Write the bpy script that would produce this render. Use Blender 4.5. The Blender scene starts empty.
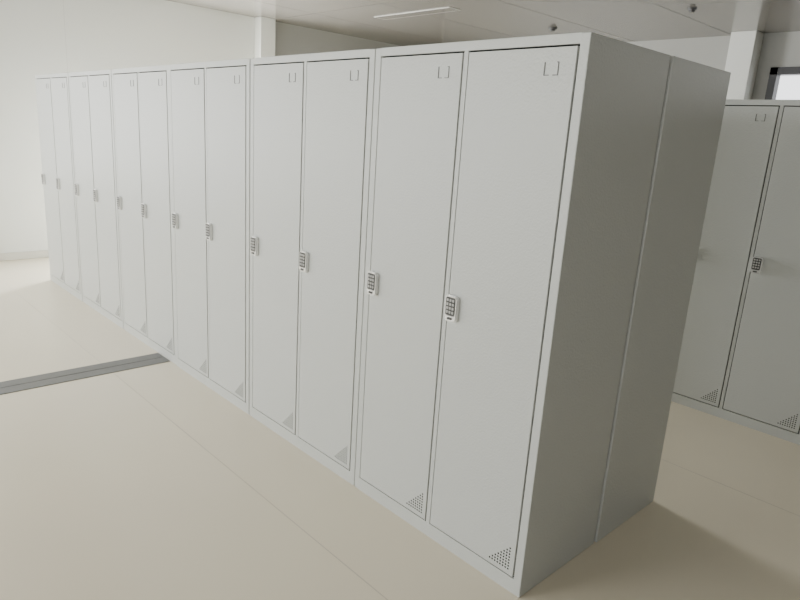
import bpy, bmesh, math, random
from mathutils import Matrix, Vector
random.seed(4)
S = bpy.context.scene
col = S.collection

# ---------------------------------------------------------------- materials
def mat(name, color, rough=0.5, metal=0.0, bump=None, spec=0.5, coat=0.0, var=None):
    m = bpy.data.materials.new(name); m.use_nodes = True
    nt = m.node_tree; b = nt.nodes["Principled BSDF"]
    b.inputs["Base Color"].default_value = (*color, 1)
    b.inputs["Roughness"].default_value = rough
    b.inputs["Metallic"].default_value = metal
    b.inputs["Specular IOR Level"].default_value = spec
    b.inputs["Coat Weight"].default_value = coat
    tc = nt.nodes.new("ShaderNodeTexCoord")
    if bump:
        n = nt.nodes.new("ShaderNodeTexNoise"); n.inputs["Scale"].default_value = bump[0]
        n.inputs["Detail"].default_value = 2
        bp = nt.nodes.new("ShaderNodeBump"); bp.inputs["Strength"].default_value = bump[1]
        bp.inputs["Distance"].default_value = bump[2]
        nt.links.new(tc.outputs["Object"], n.inputs["Vector"])
        nt.links.new(n.outputs["Fac"], bp.inputs["Height"])
        nt.links.new(bp.outputs["Normal"], b.inputs["Normal"])
    if var:
        n2 = nt.nodes.new("ShaderNodeTexNoise"); n2.inputs["Scale"].default_value = var[0]
        n2.inputs["Detail"].default_value = 4
        r = nt.nodes.new("ShaderNodeValToRGB")
        r.color_ramp.elements[0].position = 0.3; r.color_ramp.elements[1].position = 0.7
        r.color_ramp.elements[0].color = (*[c*(1-var[1]) for c in color], 1)
        r.color_ramp.elements[1].color = (*[min(1, c*(1+var[1])) for c in color], 1)
        nt.links.new(tc.outputs["Object"], n2.inputs["Vector"])
        nt.links.new(n2.outputs["Fac"], r.inputs["Fac"])
        nt.links.new(r.outputs["Color"], b.inputs["Base Color"])
    return m

M_paint = mat("locker_paint", (0.555, 0.57, 0.545), 0.40, bump=(130, 0.6, 0.0025), spec=0.38)
M_dark  = mat("hole_and_gap_shade", (0.01, 0.01, 0.01), 0.9, spec=0.1)  # near-black for vent holes and for painted shade behind door gaps
M_mark  = mat("label_clip_grey", (0.13, 0.13, 0.125), 0.5)
M_chrome= mat("lock_bezel", (0.80, 0.80, 0.78), 0.22, metal=0.4)
M_pad   = mat("lock_pad", (0.05, 0.05, 0.05), 0.35)
M_key   = mat("lock_key", (0.46, 0.46, 0.44), 0.4)
M_floor = mat("vinyl_floor", (0.82, 0.745, 0.585), 0.22, bump=(60, 0.03, 0.001), var=(1.2, 0.02))
M_seam  = mat("floor_weld", (0.58, 0.52, 0.41), 0.5)
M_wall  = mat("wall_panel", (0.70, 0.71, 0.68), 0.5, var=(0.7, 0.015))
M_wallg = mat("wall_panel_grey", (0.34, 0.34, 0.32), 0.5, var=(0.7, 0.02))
M_wseam = mat("wall_joint", (0.58, 0.58, 0.56), 0.6)
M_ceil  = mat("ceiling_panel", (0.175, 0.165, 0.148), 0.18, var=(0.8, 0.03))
M_cseam = mat("ceiling_joint", (0.09, 0.085, 0.08), 0.5)
M_metal = mat("joint_cover_metal", (0.17, 0.17, 0.165), 0.45, metal=0.2, var=(20, 0.06))
M_metal2= mat("joint_cover_groove", (0.07, 0.07, 0.07), 0.5, metal=0.3)
M_frame = mat("window_frame_black", (0.012, 0.012, 0.014), 0.4)
M_fix   = mat("lamp_housing", (0.42, 0.41, 0.38), 0.4)
M_base  = mat("cove_base", (0.64, 0.62, 0.56), 0.45)

# ---------------------------------------------------------------- mesh helpers
def box(bm, x0, x1, y0, y1, z0, z1, mi=0, bevel=0.0, seg=2):
    r = bmesh.ops.create_cube(bm, size=1)
    vs = r["verts"]
    for v in vs:
        v.co = Vector(((x0+x1)/2+v.co.x*(x1-x0), (y0+y1)/2+v.co.y*(y1-y0), (z0+z1)/2+v.co.z*(z1-z0)))
    fs = set(f for v in vs for f in v.link_faces)
    for f in fs: f.material_index = mi
    if bevel:
        es = list(set(e for v in vs for e in v.link_edges))
        bmesh.ops.bevel(bm, geom=es, offset=bevel, segments=seg, profile=0.5, affect='EDGES', material=mi)

def prism_xz(bm, pts, y0, y1, mi=0):
    a = [bm.verts.new((p[0], y0, p[1])) for p in pts]
    b = [bm.verts.new((p[0], y1, p[1])) for p in pts]
    n = len(pts); fs = [bm.faces.new(a), bm.faces.new(b[::-1])]
    for i in range(n):
        fs.append(bm.faces.new((a[i], b[i], b[(i+1) % n], a[(i+1) % n])))
    for f in fs: f.material_index = mi

def rr(cx, cz, w, h, r, n=5):
    """rounded rectangle outline, counter-clockwise"""
    pts = []
    for (dx, dz, a0) in ((1, 1, 0), (-1, 1, 90), (-1, -1, 180), (1, -1, 270)):
        for i in range(n+1):
            a = math.radians(a0+90*i/n)
            pts.append((cx+dx*(w/2-r)+r*math.cos(a), cz+dz*(h/2-r)+r*math.sin(a)))
    return pts

def to_mesh(bm, name, mats):
    bmesh.ops.recalc_face_normals(bm, faces=bm.faces[:])
    me = bpy.data.meshes.new(name); bm.to_mesh(me); bm.free()
    for m in mats: me.materials.append(m)
    return me

def obj(name, me, parent=None, loc=(0, 0, 0), rotz=0):
    o = bpy.data.objects.new(name, me); col.objects.link(o)
    o.location = loc; o.rotation_euler = (0, 0, rotz)
    if parent: o.parent = parent
    return o

# ---------------------------------------------------------------- locker (origin: front, centre, floor)
P = 0.918
W, D, H = P-0.005, 0.497, 1.85
bm = bmesh.new()
hw = W/2
box(bm, -hw, -hw+0.032, 0, D, 0, H-0.001, bevel=0.003)          # sides / stiles
box(bm, hw-0.032, hw, 0, D, 0, H-0.001, bevel=0.003)
box(bm, -0.009, 0.009, 0.001, D-0.01, 0.02, H-0.02)              # mullion
box(bm, -hw+0.030, hw-0.030, 0.0005, D-0.001, H-0.030, H, bevel=0.0015)   # top
box(bm, -hw+0.030, hw-0.030, 0.0005, 0.02, 0, 0.058)             # plinth
box(bm, -hw+0.030, hw-0.030, 0.02, D-0.002, 0.03, 0.058)
box(bm, -hw+0.030, hw-0.030, D-0.012, D-0.001, 0.0, H-0.02)      # back
box(bm, -hw+0.030, hw-0.030, 0.010, 0.03, 0.050, H-0.025, mi=1)   # near-black sheet, shade of the door gaps put into its colour
ME_body = to_mesh(bm, "locker_body", [M_paint, M_dark])

def door_mesh(x0, x1):
    bm = bmesh.new()
    z0, z1 = 0.0635, H-0.0355
    box(bm, x0, x1, -0.0012, 0.009, z0, z1, bevel=0.0012)
    cx, cz = x1-0.080, 1.755
    w, h, t = 0.050, 0.038, 0.0022
    y0, y1 = -0.0030, 0.0
    box(bm, cx-w/2, cx-w/2+t*1.4, y0, y1, cz-h/2, cz+h/2, mi=1)
    box(bm, cx+w/2-t, cx+w/2, y0, y1, cz-h/2, cz+h/2, mi=1)
    box(bm, cx-w/2, cx-w/2+0.018, y0, y1, cz-h/2, cz-h/2+t, mi=1)
    box(bm, cx+w/2-0.018, cx+w/2, y0, y1, cz-h/2, cz-h/2+t, mi=1)
    box(bm, cx+w/2-0.007, cx+w/2, y0, y1, cz+h/2-t, cz+h/2, mi=1)
    n, p, r = 8, 0.0118, 0.0036
    for i in range(n):
        for j in range(n-i):
            px = x1-0.022-j*p; pz = z0+0.022+i*p
            prism_xz(bm, [(px+r*math.cos(a*math.pi/4), pz+r*math.sin(a*math.pi/4)) for a in range(8)], -0.0016, 0.0, mi=2)
    return to_mesh(bm, "locker_door", [M_paint, M_mark, M_dark])
DL = (-hw+0.0372, -0.0145); DR = (0.0145, hw-0.0372)
ME_dl = door_mesh(*DL); ME_dr = door_mesh(*DR)

def lock_mesh():
    bm = bmesh.new()
    w, h = 0.056, 0.096
    prism_xz(bm, rr(0, 0, w, h, 0.014), -0.012, -0.001, 0)
    prism_xz(bm, rr(0, 0, w-0.004, h-0.004, 0.013), -0.017, -0.011, 0)
    prism_xz(bm, rr(0, 0.008, w-0.012, h-0.028, 0.007), -0.0182, -0.016, 1)
    for r in range(4):
        for c in range(3):
            prism_xz(bm, rr((c-1)*0.0130, 0.031-r*0.0145, 0.0086, 0.0090, 0.002, 2), -0.0200, -0.018, 2)
    prism_xz(bm, rr(0, -0.036, 0.022, 0.009, 0.0042, 4), -0.0195, -0.016, 1)
    return to_mesh(bm, "keypad_lock", [M_chrome, M_pad, M_key])
ME_lock = lock_mesh()

def locker(x_left, yfront, face=1, dy=0.0, lockz=0.953):
    o = obj("locker_cabinet", ME_body, None, (x_left+P/2, yfront+dy, 0), 0 if face == 1 else math.pi)
    obj("door_left", ME_dl, o); obj("door_right", ME_dr, o)
    for d in (DL, DR):
        obj("keypad_lock", ME_lock, o, (d[0]+0.026, -0.0012, lockz))
    return o

offs = [0, 0.001, 0.0, 0.005, 0.004, 0.002]
for i in range(6):
    locker(-P*(i+1), 0.0, 1, offs[i])
for i in range(6):
    locker(-P*(i+1)+0.004, 1.007, -1)
for i in range(-4, 3):
    locker(-0.19-P/2+P*i, 2.26, 1)

# ---------------------------------------------------------------- room shell
X0, X1, Y0, Y1, HC = -6.60, 5.2, -4.4, 6.26, 2.855
T = 0.15
def multi(name, dimlist, mats, bevel=0):
    bm = bmesh.new()
    for d in dimlist: box(bm, *d[:6], mi=(d[6] if len(d) > 6 else 0), bevel=bevel)
    return obj(name, to_mesh(bm, name, mats))

fl = [(X0-T, X1+T, Y0-T, Y1+T, -0.12, 0.0)]
for y in (-2.165, -0.365, 1.435, 3.2, 5.0):
    fl.append((X0, X1, y-0.002, y+0.002, -0.01, 0.0005, 1))
multi("floor", fl, [M_floor, M_seam])

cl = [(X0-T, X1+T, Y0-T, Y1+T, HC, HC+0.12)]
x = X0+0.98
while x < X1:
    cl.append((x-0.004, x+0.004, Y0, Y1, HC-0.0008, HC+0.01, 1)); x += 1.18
cl.append((X0, X1, 3.05-0.004, 3.05+0.004, HC-0.0008, HC+0.01, 1))
multi("ceiling", cl, [M_ceil, M_cseam])

def wall_y(name, y0, y1, wins, m):
    ds = []; x = X0-T
    for (a, b, c, d) in wins:
        ds.append((x, a, y0, y1, 0, HC)); ds.append((a, b, y0, y1, 0, c)); ds.append((a, b, y0, y1, d, HC)); x = b
    ds.append((x, X1+T, y0, y1, 0, HC))
    return multi(name, ds, [m])
BW = [(-1.62, 0.4, 1.0, 2.50), (1.2, 3.2, 1.0, 2.50)]
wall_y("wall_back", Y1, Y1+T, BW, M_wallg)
FW = [(-6.0, -4.0, 0.9, 2.5), (-3.4, -1.4, 0.9, 2.5), (0.6, 2.6, 0.9, 2.5)]  # third opening is invented and unseen, made for the added fill
wall_y("wall_front", Y0-T, Y0, FW, M_wall)
LWS = [(-3.9, -0.7, 0.8, 2.4), (1.15, 2.65, 0.10, 1.95)]
ds = []; y = Y0
for (a, b, c, d) in LWS:
    ds += [(X0-T, X0, y, a, 0, HC), (X0-T, X0, a, b, 0, c), (X0-T, X0, a, b, d, HC)]; y = b
ds.append((X0-T, X0, y, 3.0, 0, HC))
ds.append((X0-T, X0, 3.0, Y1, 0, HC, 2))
ds.append((X0-0.01, X0+0.0006, 0.598, 0.602, 0.1, HC, 1))
multi("wall_left", ds, [M_wall, M_wseam, M_wallg])
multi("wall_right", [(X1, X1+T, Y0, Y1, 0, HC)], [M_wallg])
multi("baseboard_left", [(X0, X0+0.012, Y0, LWS[1][0], 0, 0.08), (X0, X0+0.012, LWS[1][1], 2.83, 0, 0.08)], [M_base], bevel=0.004)
multi("baseboard_back", [(X0+0.2, X1, Y1-0.012, Y1, 0, 0.08)], [M_base], bevel=0.004)

multi("column_left", [(X0, X0+0.16, 2.83, 3.04, 0, HC)], [M_wall], bevel=0.004)
multi("column_back", [(-2.02, -1.76, Y1-0.22, Y1, 0, HC)], [M_wall], bevel=0.004)

def window(name, a, b, c, d, y, t=0.05, f=0.05):
    ds = [(a, b, y, y+t, c, c+f), (a, b, y, y+t, d-f, d), (a, a+f, y, y+t, c, d), (b-f, b, y, y+t, c, d),
          ((a+b)/2-f/2, (a+b)/2+f/2, y, y+t, c, d)]
    return multi(name, ds, [M_frame])
k = 1
for w in BW: window("window_%d" % k, *w, Y1-0.01, 0.12, 0.075); k += 1
for w in FW: window("window_%d" % k, *w, Y0-0.09); k += 1  # last one frames the invented opening
f = 0.05
for (a, b, c, d) in LWS:
    multi("window_%d" % k, [(X0-0.1, X0-0.05, a, b, c, c+f), (X0-0.1, X0-0.05, a, b, d-f, d),
      (X0-0.1, X0-0.05, a, a+f, c, d), (X0-0.1, X0-0.05, b-f, b, c, d)], [M_frame]); k += 1

multi("floor_joint_cover", [(-3.035, -2.943, Y0, -0.0, 0.0, 0.004), (-2.937, -2.845, Y0, -0.0, 0.0, 0.004),
      (-2.943, -2.937, Y0, -0.0, 0.0, 0.002, 1)], [M_metal, M_metal2])

multi("ceiling_light", [(-5.1, -3.9, 3.52, 3.70, HC-0.006, HC), (-5.085, -3.915, 3.535, 3.685, HC-0.008, HC-0.005, 1)], [M_fix, M_ceil], bevel=0.001)
def detector(x, y, s=1):
    bm = bmesh.new()
    for r, z0, h in ((0.055*s, HC-0.008, 0.016), (0.036*s, HC-0.024, 0.024)):
        bmesh.ops.create_cone(bm, cap_ends=True, segments=24, radius1=r*0.85, radius2=r, depth=h,
                              matrix=Matrix.Translation((x, y, z0)))
    obj("smoke_detector", to_mesh(bm, "smoke_detector", [M_pad]))
detector(-3.63, 5.0); detector(-1.87, 4.67, 0.8)

# ---------------------------------------------------------------- light
w = bpy.data.worlds.new("World"); S.world = w; w.use_nodes = True
w.node_tree.nodes["Background"].inputs[0].default_value = (0.96, 0.98, 1.0, 1)
w.node_tree.nodes["Background"].inputs[1].default_value = 2.6

def area(name, loc, direction, sx, sy, power, color=(1, 1, 1)):
    l = bpy.data.lights.new(name, 'AREA'); l.shape = 'RECTANGLE'; l.size = sx; l.size_y = sy
    l.energy = power; l.color = color
    o = bpy.data.objects.new(name, l); col.objects.link(o); o.location = loc
    o.rotation_euler = Vector(direction).to_track_quat('-Z', 'Y').to_euler()
    return o
CW = (0.99, 1.0, 0.985)
area("daylight_front_a", (-5.0, Y0-0.02, 1.7), (0, 1, -0.15), 1.9, 1.5, 95, CW)
area("daylight_front_b", (-2.4, Y0-0.02, 1.7), (0, 1, -0.15), 1.9, 1.5, 95, CW)
area("added_fill_front_c", (1.6, Y0-0.02, 1.7), (0, 1, -0.15), 1.9, 1.5, 36, CW)  # added fill at the invented window, brightens the far locker row
area("daylight_left_a", (X0-0.02, -2.3, 1.6), (1, 0, -0.1), 3.1, 1.5, 75, CW)
area("daylight_left_b", (X0-0.02, 1.9, 1.02), (1, 0, 0), 1.4, 1.75, 430, CW)
area("daylight_back_b", (2.2, Y1-0.01, 1.74), (0, -1, -0.15), 1.9, 1.4, 24, CW)

# ---------------------------------------------------------------- camera
R = Vector((.68072, .72992, .06197)).normalized()
B = Vector((.6974, -.67162, .25011)); B = (B - R*B.dot(R)).normalized()
U = B.cross(R)
cd = bpy.data.cameras.new("Camera"); cd.lens = 637.2/800*36; cd.sensor_width = 36; cd.clip_start = 0.05
cam = bpy.data.objects.new("Camera", cd); col.objects.link(cam)
cam.matrix_world = Matrix(((R.x, U.x, B.x, 1.0343), (R.y, U.y, B.y, -1.6677), (R.z, U.z, B.z, 1.5393), (0, 0, 0, 1)))
S.camera = cam
